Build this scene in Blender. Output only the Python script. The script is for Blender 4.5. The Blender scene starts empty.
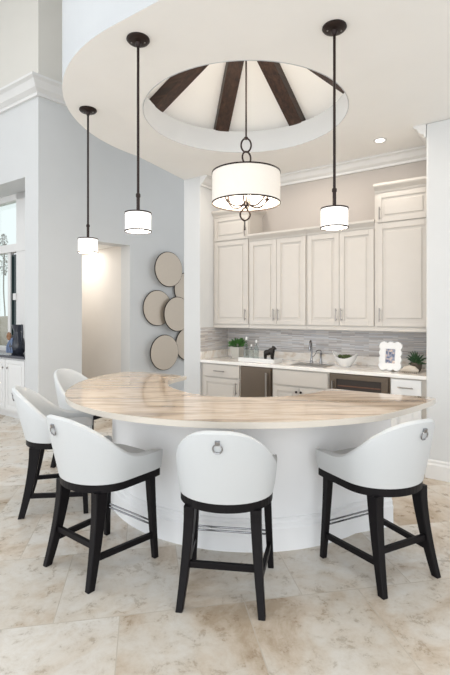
import bpy, bmesh, math, random
from mathutils import Vector, Matrix
random.seed(7)
PI = math.pi
S = bpy.context.scene
COL = S.collection

# ------------------------------------------------------------------ materials
def mat(name, col=(.8,.8,.8), rough=.5, metal=0.0, emit=None, estr=0, spec=.5, coat=0, bump=0, bscale=60):
    m = bpy.data.materials.new(name); m.use_nodes = True
    nt = m.node_tree; b = nt.nodes['Principled BSDF']
    b.inputs['Base Color'].default_value = (*col, 1)
    b.inputs['Roughness'].default_value = rough
    b.inputs['Metallic'].default_value = metal
    b.inputs['Specular IOR Level'].default_value = spec
    b.inputs['Coat Weight'].default_value = coat
    if emit:
        b.inputs['Emission Color'].default_value = (*emit, 1)
        b.inputs['Emission Strength'].default_value = estr
    # gentle procedural variation on every surface
    tc = nt.nodes.new('ShaderNodeTexCoord')
    n = nt.nodes.new('ShaderNodeTexNoise'); n.inputs['Scale'].default_value = bscale; n.inputs['Detail'].default_value = 3
    nt.links.new(tc.outputs['Object'], n.inputs['Vector'])
    if bump:
        bp = nt.nodes.new('ShaderNodeBump'); bp.inputs['Strength'].default_value = bump; bp.inputs['Distance'].default_value = .01
        nt.links.new(n.outputs['Fac'], bp.inputs['Height']); nt.links.new(bp.outputs['Normal'], b.inputs['Normal'])
    mix = nt.nodes.new('ShaderNodeMix'); mix.data_type = 'RGBA'
    mix.inputs['A'].default_value = (*col, 1); mix.inputs['B'].default_value = (*[c*.94 for c in col], 1)
    nt.links.new(n.outputs['Fac'], mix.inputs['Factor']); nt.links.new(mix.outputs['Result'], b.inputs['Base Color'])
    return m

def ramp(nt, stops):
    r = nt.nodes.new('ShaderNodeValToRGB'); e = r.color_ramp.elements
    while len(e) < len(stops): e.new(.5)
    for k, (p, c) in enumerate(stops):
        e[k].position = p; e[k].color = (*c, 1)
    return r
def basemat(name, rough=.3, spec=.5):
    m = bpy.data.materials.new(name); m.use_nodes = True
    nt = m.node_tree; b = nt.nodes['Principled BSDF']
    b.inputs['Roughness'].default_value = rough; b.inputs['Specular IOR Level'].default_value = spec
    tc = nt.nodes.new('ShaderNodeTexCoord'); mp = nt.nodes.new('ShaderNodeMapping')
    nt.links.new(tc.outputs['Object'], mp.inputs['Vector'])
    return m, nt, b, mp
def mixc(nt, fac, a, b, mode='MIX'):
    x = nt.nodes.new('ShaderNodeMix'); x.data_type = 'RGBA'; x.blend_type = mode
    for sock, v in (('Factor', fac), ('A', a), ('B', b)):
        if isinstance(v, (int, float)): x.inputs[sock].default_value = v
        elif isinstance(v, tuple): x.inputs[sock].default_value = (*v, 1)
        else: nt.links.new(v, x.inputs[sock])
    return x.outputs['Result']
def noise(nt, vec, scale, detail=4, dist=0, rough=.5):
    n = nt.nodes.new('ShaderNodeTexNoise'); n.inputs['Scale'].default_value = scale
    n.inputs['Detail'].default_value = detail; n.inputs['Distortion'].default_value = dist; n.inputs['Roughness'].default_value = rough
    nt.links.new(vec, n.inputs['Vector']); return n.outputs['Fac']

WALL = mat('wall_paint', (.66,.67,.67), .6, bscale=3)
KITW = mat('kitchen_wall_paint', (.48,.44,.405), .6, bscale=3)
UPPER = mat('upper_wall_paint', (.70,.68,.63), .6, bscale=3)
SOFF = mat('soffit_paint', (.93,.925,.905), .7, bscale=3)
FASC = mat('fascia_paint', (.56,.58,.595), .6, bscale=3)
TRIM = mat('trim_white', (.76,.755,.74), .4, bscale=5)
ISLW = mat('island_white', (.92,.93,.94), .45, bscale=5)
HALL = mat('hall_paint', (.80,.77,.73), .7, bscale=3)
CAB = mat('cabinet_cream', (.59,.555,.51), .38, bscale=8)
CABW = mat('cabinet_white', (.80,.80,.79), .38, bscale=8)
LEATH = mat('white_leather', (.61,.628,.635), .45, bump=.05, bscale=220)
ESP = mat('espresso_wood', (.007,.006,.007), .45, spec=.16, bscale=30)
BRZ = mat('bronze_metal', (.022,.012,.010), .4, .5, bscale=40)
CHR = mat('chrome', (.34,.34,.35), .16, 1.0)
CHRD = mat('dark_chrome', (.20,.20,.21), .18, 1.0)
NICK = mat('brushed_nickel', (.33,.31,.29), .35, .9)
STEEL = mat('bronze_steel', (.17,.135,.105), .38, .8, bscale=90)
BLK = mat('black_stone', (.03,.03,.045), .15)
DARK = mat('dark_interior', (.03,.022,.018), .4)
SHADE = mat('lamp_fabric', (.80,.76,.70), .8, emit=(1,.93,.84), estr=.12)
SHADEP = mat('lamp_opal_glass', (.95,.93,.9), .5, emit=(1,.96,.9), estr=.7)
DIFF = mat('lamp_diffuser', (.95,.93,.9), .5, emit=(1,.93,.82), estr=.5)
LITE = mat('downlight_lens', (1,1,1), .5, emit=(1,.95,.88), estr=6)
MIRR = mat('antique_mirror', (.56,.485,.40), .35, .35, bscale=25)
MEDGE = mat('mirror_edge', (.03,.025,.022), .3, .5)
CERA = mat('white_ceramic', (.76,.76,.75), .2)
GREYP = mat('grey_pot', (.50,.49,.45), .6, bump=.2)
LEAF = mat('leaf_green', (.07,.20,.045), .5, bscale=40)
LEAFD = mat('dark_leaf', (.03,.085,.03), .45, bscale=40)
MOSS = mat('moss', (.06,.085,.03), .9, bump=.6, bscale=150)
SHRUB = mat('shrub_leaf', (.16,.22,.10), .7, bscale=12)
PALM = mat('palm_bark', (.28,.26,.22), .9, bump=.5, bscale=40)
SAND = mat('garden_gravel', (.50,.42,.30), .9, bscale=4)
ROCK = mat('rock', (.42,.36,.29), .9, bscale=9, bump=.4)
WATER = mat('pool_water', (.10,.32,.36), .1)
FIG = mat('dark_figurine', (.015,.012,.01), .3, .4)
JUG = mat('dark_glaze', (.035,.04,.055), .2)
COPP = mat('copper_glaze', (.30,.15,.07), .35)
SHELL = mat('shell', (.60,.54,.46), .4, bump=.3, bscale=40)
PHOTO_ = None

def glassmat(name, tint=(.95,.97,.98), gl=.12):
    m = bpy.data.materials.new(name); m.use_nodes = True; nt = m.node_tree
    nt.nodes.remove(nt.nodes['Principled BSDF'])
    out = nt.nodes['Material Output']
    t = nt.nodes.new('ShaderNodeBsdfTransparent'); t.inputs[0].default_value = (*tint, 1)
    g = nt.nodes.new('ShaderNodeBsdfGlossy'); g.inputs['Roughness'].default_value = .03
    f = nt.nodes.new('ShaderNodeLayerWeight'); f.inputs[0].default_value = gl*2
    x = nt.nodes.new('ShaderNodeMixShader')
    nt.links.new(f.outputs['Facing'], x.inputs[0]); nt.links.new(t.outputs[0], x.inputs[1]); nt.links.new(g.outputs[0], x.inputs[2])
    nt.links.new(x.outputs[0], out.inputs[0]); return m
GLASS = glassmat('clear_glass', (.93,.97,.95), .03)
BOTG = glassmat('bottle_glass', (.84,.88,.87), .2)

def make_floor_mat():
    m, nt, b, mp = basemat('travertine_floor', .32, .4)
    br = nt.nodes.new('ShaderNodeTexBrick')
    br.offset = .5; br.offset_frequency = 2; br.squash = 1
    nt.links.new(mp.outputs[0], br.inputs['Vector'])
    br.inputs['Color1'].default_value = (0,0,0,1); br.inputs['Color2'].default_value = (1,1,1,1); br.inputs['Mortar'].default_value = (.5,.5,.5,1)
    br.inputs['Scale'].default_value = 1; br.inputs['Mortar Size'].default_value = .0028; br.inputs['Mortar Smooth'].default_value = .3
    br.inputs['Brick Width'].default_value = .632; br.inputs['Row Height'].default_value = .632
    # per tile offset so the clouds break at the joints
    ad = nt.nodes.new('ShaderNodeVectorMath'); ad.operation = 'MULTIPLY_ADD'
    ad.inputs[1].default_value = (7,5,3); nt.links.new(br.outputs['Color'], ad.inputs[0]); nt.links.new(mp.outputs[0], ad.inputs[2])
    v = ad.outputs[0]
    n1 = noise(nt, v, 1.9, 8, .5, .66); n2 = noise(nt, v, 11, 7, .3, .75); n3 = noise(nt, v, 55, 2)
    r1 = ramp(nt, [(.35,(.45,.36,.265)), (.43,(.60,.52,.43)), (.50,(.66,.61,.54)), (.60,(.70,.675,.63)), (.72,(.74,.725,.69))]); nt.links.new(n1, r1.inputs[0])
    r2 = ramp(nt, [(.36,(.62,.55,.47)), (.46,(.90,.87,.83)), (.56,(1,1,1)), (.7,(1.06,1.06,1.06))]); nt.links.new(n2, r2.inputs[0])
    c = mixc(nt, .6, r1.outputs[0], r2.outputs[0], 'MULTIPLY')
    tint = mixc(nt, br.outputs['Color'], (.84,.825,.80), (1.05,1.065,1.09))
    c = mixc(nt, 1.0, c, tint, 'MULTIPLY')
    c = mixc(nt, br.outputs['Fac'], c, (.46,.41,.34))
    nt.links.new(c, b.inputs['Base Color'])
    rr = ramp(nt, [(.3,(.22,)*3), (.7,(.42,)*3)]); nt.links.new(n2, rr.inputs[0]); nt.links.new(rr.outputs[0], b.inputs['Roughness'])
    return m
FLOOR = make_floor_mat()

def make_stone(name, sc, light=False):
    m, nt, b, mp = basemat(name, .07, .6)
    b.inputs['Coat Weight'].default_value = .3; b.inputs['Coat Roughness'].default_value = .03
    mp.inputs['Scale'].default_value = sc
    mp.inputs['Rotation'].default_value = (0,0,math.radians(-6))
    n0 = noise(nt, mp.outputs[0], .8, 3, .6, .5)
    ad = nt.nodes.new('ShaderNodeVectorMath'); ad.operation = 'MULTIPLY_ADD'; ad.inputs[1].default_value = (.2,1.1,.2)
    nt.links.new(n0, ad.inputs[0]); nt.links.new(mp.outputs[0], ad.inputs[2])
    w = noise(nt, ad.outputs[0], 2.2, 9, .25, .60)
    if light: st = [(.30,(.60,.50,.41)), (.40,(.74,.67,.59)), (.50,(.82,.78,.73)), (.7,(.86,.84,.81))]
    else: st = [(.30,(.24,.17,.115)), (.38,(.36,.27,.19)), (.45,(.50,.39,.29)), (.50,(.62,.51,.40)), (.56,(.52,.41,.305)), (.63,(.38,.295,.22)), (.74,(.62,.53,.43))]
    r = ramp(nt, st); nt.links.new(w, r.inputs[0])
    nt.links.new(r.outputs[0], b.inputs['Base Color']); return m
STONE = make_stone('island_travertine', (.55,4.6,.55))
EDGE = mat('polished_stone_edge', (.66,.61,.54), .12, bscale=22)
KEDGE = mat('marble_edge', (.88,.86,.83), .12, bscale=22)
KSTONE = make_stone('kitchen_marble', (3,9,5), True)

def make_tile():
    m, nt, b, mp = basemat('strip_mosaic', .25)
    # swap so the strips lie along x and stack in z, on either wall
    mp.inputs['Rotation'].default_value = (0,0,0)
    sx = nt.nodes.new('ShaderNodeSeparateXYZ'); cx = nt.nodes.new('ShaderNodeCombineXYZ')
    nt.links.new(mp.outputs[0], sx.inputs[0])
    a = nt.nodes.new('ShaderNodeMath'); a.operation = 'ADD'
    nt.links.new(sx.outputs[0], a.inputs[0]); nt.links.new(sx.outputs[1], a.inputs[1])
    nt.links.new(a.outputs[0], cx.inputs[0]); nt.links.new(sx.outputs[2], cx.inputs[1])
    br = nt.nodes.new('ShaderNodeTexBrick'); nt.links.new(cx.outputs[0], br.inputs['Vector'])
    br.offset = .37; br.offset_frequency = 3
    br.inputs['Color1'].default_value = (0,0,0,1); br.inputs['Color2'].default_value = (1,1,1,1); br.inputs['Mortar'].default_value = (.45,.45,.45,1)
    br.inputs['Scale'].default_value = 1; br.inputs['Mortar Size'].default_value = .0012
    br.inputs['Brick Width'].default_value = .16; br.inputs['Row Height'].default_value = .0105
    r = ramp(nt, [(0,(.34,.305,.285)), (.25,(.56,.51,.47)), (.5,(.46,.46,.475)), (.72,(.68,.63,.58)), (1,(.62,.63,.65))])
    nt.links.new(br.outputs['Color'], r.inputs[0])
    nt.links.new(r.outputs[0], b.inputs['Base Color']); return m
TILE = make_tile()

def make_beam():
    m, nt, b, mp = basemat('stained_beam', .45)
    mp.inputs['Scale'].default_value = (1.5,18,18)
    n = noise(nt, mp.outputs[0], 2, 6, .6)
    r = ramp(nt, [(.3,(.012,.006,.004)), (.6,(.045,.021,.013)), (.8,(.075,.037,.023))]); nt.links.new(n, r.inputs[0])
    nt.links.new(r.outputs[0], b.inputs['Base Color']); return m
BEAM = make_beam()

def make_picture():
    m, nt, b, mp = basemat('small_portrait', .4)
    n = noise(nt, mp.outputs[0], 28, 2, .4)
    r = ramp(nt, [(.35,(.06,.08,.16)), (.5,(.28,.30,.38)), (.6,(.60,.42,.30)), (.72,(.75,.72,.68))]); nt.links.new(n, r.inputs[0])
    nt.links.new(r.outputs[0], b.inputs['Base Color']); return m
PICT = make_picture()

# ------------------------------------------------------------------ helpers
def link(name, bm, m, parent=None, loc=None, rz=0, smooth=False, label=None):
    bmesh.ops.recalc_face_normals(bm, faces=bm.faces)
    me = bpy.data.meshes.new(name); bm.to_mesh(me); bm.free()
    for mm in (m if isinstance(m, (list, tuple)) else [m]): me.materials.append(mm)
    if smooth:
        for p in me.polygons: p.use_smooth = True
        me.set_sharp_from_angle(angle=math.radians(38)) if hasattr(me, 'set_sharp_from_angle') else None
    o = bpy.data.objects.new(name, me); COL.objects.link(o)
    if parent: o.parent = parent
    if loc is not None: o.location = loc
    o.rotation_euler = (0,0,rz)
    if label: o['label'] = label
    return o
def tag(o, label, cat, group=None):
    o['label'] = label; o['category'] = cat
    if group: o['group'] = group
    return o
def struct(o): o['kind'] = 'structure'; return o
def thing(name, label, cat, loc=(0,0,0), rz=0, group=None):
    o = bpy.data.objects.new(name, None); COL.objects.link(o)
    o.location = loc; o.rotation_euler = (0,0,rz); o.empty_display_size = .1
    return tag(o, label, cat, group)
def copy_tree(o, parent=None):
    c = o.copy(); COL.objects.link(c)
    if parent: c.parent = parent
    for ch in list(o.children): copy_tree(ch, c)
    return c

def B(): return bmesh.new()
def box(bm, x0, x1, y0, y1, z0, z1, bev=0, M=None):
    t = bmesh.new()
    bmesh.ops.create_cube(t, size=1)
    for v in t.verts:
        v.co = Vector(((x0+x1)/2+v.co.x*(x1-x0), (y0+y1)/2+v.co.y*(y1-y0), (z0+z1)/2+v.co.z*(z1-z0)))
    if bev: bmesh.ops.bevel(t, geom=t.edges[:], offset=bev, segments=2, affect='EDGES', profile=.6)
    merge(bm, t, M)
def merge(bm, t, M=None):
    if M: bmesh.ops.transform(t, matrix=M, verts=t.verts)
    me = bpy.data.meshes.new('t'); t.to_mesh(me); t.free(); bm.from_mesh(me); bpy.data.meshes.remove(me)
def lathe(bm, prof, n=32, c=(0,0,0), sx=1, sy=1):
    rings = []
    for r, z in prof:
        if r < 1e-5: rings.append([bm.verts.new((c[0], c[1], c[2]+z))])
        else: rings.append([bm.verts.new((c[0]+sx*r*math.cos(2*PI*k/n), c[1]+sy*r*math.sin(2*PI*k/n), c[2]+z)) for k in range(n)])
    for a, b in zip(rings, rings[1:]):
        if len(a) == 1 and len(b) == 1: continue
        for k in range(n):
            k2 = (k+1) % n
            if len(a) == 1: bm.faces.new((a[0], b[k2], b[k]))
            elif len(b) == 1: bm.faces.new((a[k], a[k2], b[0]))
            else: bm.faces.new((a[k], a[k2], b[k2], b[k]))
def tube(bm, pts, r, n=10, closed=False, rs=None, cap=True):
    pts = [Vector(p) for p in pts]; N = len(pts); rings = []; prev = None
    for i, p in enumerate(pts):
        if closed: d = pts[(i+1) % N]-pts[i-1]
        else: d = pts[min(i+1, N-1)]-pts[max(i-1, 0)]
        d.normalize()
        if prev is None:
            a = Vector((0,0,1)) if abs(d.z) < .9 else Vector((1,0,0)); prev = d.cross(a).normalized()
        e = (prev-d*prev.dot(d)).normalized(); prev = e; f = d.cross(e)
        rr = rs[i] if rs else r
        rings.append([bm.verts.new(p+(e*math.cos(2*PI*k/n)+f*math.sin(2*PI*k/n))*rr) for k in range(n)])
    R = range(N) if closed else range(N-1)
    for i in R:
        a, b = rings[i], rings[(i+1) % N]
        for k in range(n): bm.faces.new((a[k], a[(k+1) % n], b[(k+1) % n], b[k]))
    if cap and not closed: bm.faces.new(rings[0]); bm.faces.new(rings[-1])
def ring(bm, c, R, r, axis='z', n=32, m=8, sx=1, sy=1):
    pts = []
    for k in range(n):
        a = 2*PI*k/n; p = (sx*R*math.cos(a), sy*R*math.sin(a))
        pts.append({'z': (c[0]+p[0], c[1]+p[1], c[2]), 'y': (c[0]+p[0], c[1], c[2]+p[1]), 'x': (c[0], c[1]+p[0], c[2]+p[1])}[axis])
    tube(bm, pts, r, m, True)
def prism(bm, outline, z0, z1, bev=0, seg=2):
    t = bmesh.new()
    lo = [t.verts.new((x, y, z0)) for x, y in outline]; hi = [t.verts.new((x, y, z1)) for x, y in outline]
    t.faces.new(lo[::-1]); t.faces.new(hi); n = len(lo)
    for k in range(n): t.faces.new((lo[k], lo[(k+1) % n], hi[(k+1) % n], hi[k]))
    if bev:
        ed = [e for e in t.edges if abs(e.verts[0].co.z-e.verts[1].co.z) < 1e-6]
        bmesh.ops.bevel(t, geom=ed, offset=bev, segments=seg, affect='EDGES', profile=.5)
    merge(bm, t)
def loft(bm, secs):        # list of equal length closed loops
    rs = [[bm.verts.new(p) for p in s] for s in secs]; n = len(rs[0])
    for a, b in zip(rs, rs[1:]):
        for k in range(n): bm.faces.new((a[k], a[(k+1) % n], b[(k+1) % n], b[k]))
    bm.faces.new(rs[0][::-1]); bm.faces.new(rs[-1])
def sweep(bm, path, prof, closed=False):
    """profile points (out, z) swept along a 2D path; 'out' is to the right of travel"""
    P = [Vector(p) for p in path]; secs = []
    for i, p in enumerate(P):
        d0 = (P[i]-P[i-1]).normalized() if i > 0 else None
        d1 = (P[i+1]-P[i]).normalized() if i < len(P)-1 else None
        if d0 is None: d0 = d1
        if d1 is None: d1 = d0
        n0 = Vector((d0.y, -d0.x)); n1 = Vector((d1.y, -d1.x)); n = (n0+n1); n = n/max(n.length_squared/2, .2)
        secs.append([(p.x+n.x*o, p.y+n.y*o, z) for o, z in prof])
    loft(bm, secs)
def smoothcurve(pts, n=6):
    out = []
    for i in range(len(pts)-1):
        p0 = Vector(pts[max(i-1,0)]); p1 = Vector(pts[i]); p2 = Vector(pts[i+1]); p3 = Vector(pts[min(i+2,len(pts)-1)])
        for k in range(n):
            t = k/n
            out.append(.5*((2*p1)+(p2-p0)*t+(2*p0-5*p1+4*p2-p3)*t*t+(3*p1-p0-3*p2+p3)*t**3))
    out.append(Vector(pts[-1])); return out

# ------------------------------------------------------------------ frames of reference
TH = math.radians(35); U = Vector((math.cos(TH), -math.sin(TH))); V = Vector((math.sin(TH), math.cos(TH)))
A = Vector((-.318, 5.721)); CEN = Vector((.175, 3.985))
def KP(u, v, z=0): p = A+U*u+V*v; return (p.x, p.y, z)
def K2(p): q = Vector(p)-A; return (q.dot(U), q.dot(V))
def ku(px, v):
    m = (px-225)/450; a = A+V*v
    return (m*a.y-a.x)/(U.x+math.sin(TH)*m)
KC = K2(CEN)
CEIL = 3.245; TOPZ = 6.2
WO = Vector((-2.49, 6.0)); WA = math.radians(46)    # left wall origin and heading
WD = Vector((math.cos(WA), math.sin(WA))); WN = Vector((-WD.y, WD.x))
def kobj(name, bm, m, parent=None, **k): return link(name, bm, m, parent, (A.x, A.y, 0), -TH, **k)
def wobj(name, bm, m, parent=None, **k): return link(name, bm, m, parent, (WO.x, WO.y, 0), WA, **k)
def aobj(name, bm, m, parent=None, **k): return link(name, bm, m, parent, (WO.x, WO.y, 0), -TH, **k)

# ------------------------------------------------------------------ floor
bm = B(); box(bm, -6.5, 6.5, -4, 9.5, -.1, 0)
struct(link('floor', bm, FLOOR, None, (-.723, 1.555, 0), math.radians(10)))

# ------------------------------------------------------------------ soffit ceiling with round opening
R_S = 1.52; R_H = .89
def soffit_outline():
    pts = [(-.265, .80), (-.265, .0)]
    for k in range(0, 41):
        a = math.radians(174+k*(270-174)/40)
        pts.append((KC[0]+R_S*math.cos(a), KC[1]+R_S*math.sin(a)))
    pts += [(4.6, KC[1]-R_S), (4.6, .80)]
    return pts
bm = B()
so = soffit_outline(); n = len(so)
vo = [bm.verts.new((x, y, CEIL)) for x, y in so]
vh = [bm.verts.new((KC[0]+R_H*math.cos(2*PI*k/72), KC[1]+R_H*math.sin(2*PI*k/72), CEIL)) for k in range(72)]
ed = [bm.edges.new((vo[k], vo[(k+1) % n])) for k in range(n)]+[bm.edges.new((vh[k], vh[(k+1) % 72])) for k in range(72)]
bmesh.ops.triangle_fill(bm, use_beauty=True, use_dissolve=False, edges=ed, normal=(0,0,-1))
g = bmesh.ops.extrude_face_region(bm, geom=bm.faces[:])
for e in g['geom']:
    if isinstance(e, bmesh.types.BMVert): e.co.z += .05
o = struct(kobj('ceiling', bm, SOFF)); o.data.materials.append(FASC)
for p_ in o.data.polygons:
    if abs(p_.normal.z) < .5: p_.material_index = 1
# curved fascia rising from the soffit to the great room ceiling
bm = B()
inn = [(x, y) for x, y in so]
vs0 = [bm.verts.new((x, y, CEIL+.0502)) for x, y in so]; vs1 = [bm.verts.new((x, y, TOPZ)) for x, y in so]
for k in range(1, n-2): bm.faces.new((vs0[k], vs0[k+1], vs1[k+1], vs1[k]))
bm.faces.new((vs0[0], vs0[1], vs1[1], vs1[0]))
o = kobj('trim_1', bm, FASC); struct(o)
md = o.modifiers.new('s', 'SOLIDIFY'); md.thickness = .05; md.offset = -1
# dome inside the opening
bm = B()
prof = [(R_H-.006, -.003), (R_H-.006, .225), (R_H+.17, .225), (R_H+.17, .215), (R_H+.05, .215), (R_H+.05, .055), (R_H-.002, .055), (R_H-.002, -.003)]
rs = [[bm.verts.new((r*math.cos(2*PI*k/72), r*math.sin(2*PI*k/72), z)) for k in range(72)] for r, z in prof]
for i in range(8):
    a, b = rs[i], rs[(i+1) % 8]
    for k in range(72): bm.faces.new((a[k], a[(k+1) % 72], b[(k+1) % 72], b[k]))
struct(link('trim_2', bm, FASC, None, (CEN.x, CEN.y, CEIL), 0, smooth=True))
bm = B(); APEX = .98
lathe(bm, [(R_H+.165, .22), (0, APEX), (0, APEX+.04), (R_H+.19, .235), (R_H+.165, .22)], 72)
struct(link('ceiling', bm, SOFF, None, (CEN.x, CEN.y, CEIL), 0, smooth=True))
bl = ['dark wooden beam in the domed opening, farthest right, mostly behind the rim', 'dark wooden beam in the domed opening, right of the chandelier rod',
      'dark wooden beam in the domed opening, just left of the chandelier rod', 'dark wooden beam in the domed opening, leftmost one']
for k, deg in enumerate([-2, 51, 103.5, 157]):
    bm = B(); r0, r1 = R_H+.145, .08
    z0 = .22+(APEX-.22)*.02/(R_H+.165)-.004; z1 = APEX-(APEX-.22)*.08/(R_H+.165)-.004
    L = math.hypot(r0-r1, z1-z0); t = B(); box(t, 0, L, -.075, .075, -.10, .0, .006)
    ang = math.atan2(z1-z0, r0-r1)
    # x axis runs from the rim up to the apex
    M = Matrix.Translation((r0, 0, z0)) @ Matrix.Rotation(PI, 4, 'Z') @ Matrix.Rotation(-ang, 4, 'Y')
    merge(bm, t, M)
    tag(link('ceiling_beam', bm, BEAM, None, (CEN.x, CEN.y, CEIL), math.radians(deg)), bl[k], 'beam', 'beams in the dome')

# ------------------------------------------------------------------ kitchen walls
# left stub wall
bm = B(); box(bm, -.265, 0, 0, .80, 0, CEIL, .004); struct(kobj('wall_left', bm, WALL))
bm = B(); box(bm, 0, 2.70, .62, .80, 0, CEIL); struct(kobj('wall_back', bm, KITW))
bm = B(); box(bm, 2.684, 4.4, -.06, .80, 0, CEIL, .02); struct(kobj('wall_right', bm, WALL))
# end of the great room seen above / behind: second storey wall on the back
crownp = [(0, 0), (.11, 0), (.11, -.018), (.085, -.03), (.055, -.075), (.02, -.095), (.02, -.12), (0, -.12)]
bm = B(); sweep(bm, [(.001, .0), (.001, .619), (2.683, .619), (2.683, -.058)], [(o, CEIL-.001+z) for o, z in crownp])
struct(kobj('trim_3', bm, TRIM))
bprof = [(0, 0), (.022, 0), (.022, .125), (.012, .14), (.012, .158), (.004, .17), (0, .17)]
bm = B(); sweep(bm, [(2.68, -.061), (4.4, -.061)], bprof); struct(kobj('baseboard_right', bm, TRIM))

# ------------------------------------------------------------------ great room left walls
HZ = 2.565; T0, T1 = .63, 1.444
bm = B()
box(bm, 0, T0, 0, .25, 0, 4.6); box(bm, T1, 4.2, 0, .25, 0, 4.6); box(bm, T0, T1, 0, .25, HZ, 4.6)
struct(wobj('wall_hall', bm, WALL))
bm = B(); box(bm, 0, 4.2, .0, .25, 4.6, TOPZ); struct(wobj('wall_hall_upper', bm, UPPER))
bm = B(); sweep(bm, [(4.2, 0), (0, 0)], [(-o*1.7, 4.6+z*1.7) for o, z in crownp][::-1])
bm.free(); bm = B()
# walk along wall A then wall B in world coordinates so the corner is mitred
pa = WO-U*5.0; pb = WO; pc = WO+WD*4.2
sweep(bm, [pa, pb, pc], [(o*1.7, 4.6+z*1.7) for o, z in crownp])
struct(link('trim_4', bm, TRIM))
bm = B(); sweep(bm, [WO-U*.313, WO, WO+WD*T0], bprof); struct(link('baseboard_left', bm, TRIM))
bm = B(); sweep(bm, [WO+WD*T1, WO+WD*4.2], bprof); struct(link('baseboard_back', bm, TRIM))
# hall behind the opening
bm = B(); box(bm, T1+.02, T1+.14, .25, 1.8, 0, HZ+.03); box(bm, T0-.12, T0-.02, .25, 1.8, 0, HZ+.03); box(bm, T0-.12, T1+.14, 1.8, 1.9, 0, HZ+.03)
struct(wobj('wall_corridor', bm, HALL))
bm = B(); box(bm, T0-.12, T1+.14, .25, 1.9, HZ+.03, HZ+.13); struct(wobj('ceiling', bm, SOFF))
# wall A with the window niche (local x runs to the right along the wall, y away from the room)
NZ = 3.375; ND = .45
bm = B()
box(bm, -.313, .0, 0, .25, 0, 4.6); box(bm, -5, -.313, 0, .25, NZ, 4.6)
box(bm, -.313, -.18, .25, ND+.1, 0, NZ+.1); box(bm, -5, -.18, .25, ND+.1, NZ, NZ+.1); box(bm, -5, -2.6, 0, .25, 0, NZ)
struct(aobj('wall_window', bm, WALL))
bm = B(); box(bm, -5, 0, .0, .25, 4.6, TOPZ); struct(aobj('wall_window_upper', bm, UPPER))
# wall below the window
bm = B(); box(bm, -5, -.313, ND, ND+.1, 0, .93); struct(aobj('wall_window_sill', bm, WALL))

# great room ceiling
pw = [(-6.6,-3.5), (7,-3.5), (7,9.2), (.6,9.4)]+[tuple(q) for q in (WO+WD*4.2+WN*.2, WO+V*.2, WO-U*5+V*.2)]
bm = B(); prism(bm, pw, TOPZ, TOPZ+.1); struct(link('ceiling', bm, SOFF))

# ------------------------------------------------------------------ window in the niche
def apx(px, v):   # position along wall A at picture column, used for laying out
    m = (px-225)/450; a = WO+V*v
    return (m*a.y-a.x)/(U.x+math.sin(TH)*m)
def az(px, y, v):
    s = apx(px, v); d = (WO+V*v+U*s).y
    return 1.5+(313.5-y)*d/450
W0 = -2.4; W1 = -.315
wf = bpy.data.objects.new('window_1', None); COL.objects.link(wf); wf.location = (WO.x, WO.y, 0); wf.rotation_euler = (0,0,-TH); struct(wf)
def part(name, bm, m, parent, smooth=False, label=None):
    return link(name, bm, m, parent, (0,0,0), 0, smooth, label)
xr = apx(19.2, ND); ztop = az(19, 200.5, ND); zm1 = az(19, 244, ND); zm0 = az(19, 252, ND)
bm = B()
box(bm, xr, W1, ND-.05, ND+.06, .93, NZ, .004)
box(bm, W0, W0+.08, ND-.05, ND+.06, .93, NZ, .004)
box(bm, W0, W1, ND-.05, ND+.06, ztop, NZ, .004)
box(bm, W0, W1, ND-.06, ND+.06, zm0, zm1, .004)
box(bm, W0, W1, ND-.05, ND+.06, .90, .97, .004)
xs0, xs1 = apx(9.5, ND), apx(12.2, ND)
box(bm, xs0, xs1, ND-.03, ND+.03, .95, zm0, .003)
box(bm, apx(17, ND), xr+.02, ND-.07, ND-.03, az(20, 300, ND), az(20, 293.5, ND), .003)
part('window_frame', bm, TRIM, wf)
bm = B(); box(bm, W0+.05, xr+.01, ND, ND+.008, zm1-.01, ztop+.01); part('transom_pane', bm, GLASS, wf)
bm = B(); box(bm, W0+.05, xs0+.01, ND, ND+.008, .96, zm0+.01); part('window_pane', bm, GLASS, wf)
bm = B(); box(bm, xs1-.005, xr, ND-.01, ND+.02, .96, zm0-.03, .002); box(bm, xs1+.03, xs1+.045, ND-.03, ND-.01, .97, zm0-.06)
part('dark_side_panel', bm, mat('dark_green_panel', (.012,.03,.03), .15), wf)

# built-in under the window
def raised_door(bm, x0, x1, z0, z1, y, t=.02, fr=.055):
    """door slab facing -y with a recessed field and a raised centre panel"""
    box(bm, x0, x0+fr, y-t, y, z0, z1, .003); box(bm, x1-fr, x1, y-t, y, z0, z1, .003)
    box(bm, x0+fr, x1-fr, y-t, y, z0, z0+fr, .003); box(bm, x0+fr, x1-fr, y-t, y, z1-fr, z1, .003)
    box(bm, x0+fr-.002, x1-fr+.002, y-t*.45, y, z0+fr-.002, z1-fr+.002)
    g = .028
    if x1-x0 > 2*fr+2*g+.02 and z1-z0 > 2*fr+2*g+.02:
        box(bm, x0+fr+g, x1-fr-g, y-t*.9, y-.002, z0+fr+g, z1-fr-g, .006)
def bar_handle(bm, x, y, z0, z1, vert=True, r=.006):
    if vert:
        tube(bm, [(x, y-.03, z0), (x, y-.03, z1)], r, 8)
        for z in (z0+.02, z1-.02): tube(bm, [(x, y, z), (x, y-.03, z)], r*.8, 6)
    else:
        tube(bm, [(z0, y-.03, x), (z1, y-.03, x)], r, 8)
        for z in (z0+.02, z1-.02): tube(bm, [(z, y, x), (z, y-.03, x)], r*.8, 6)

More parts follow.
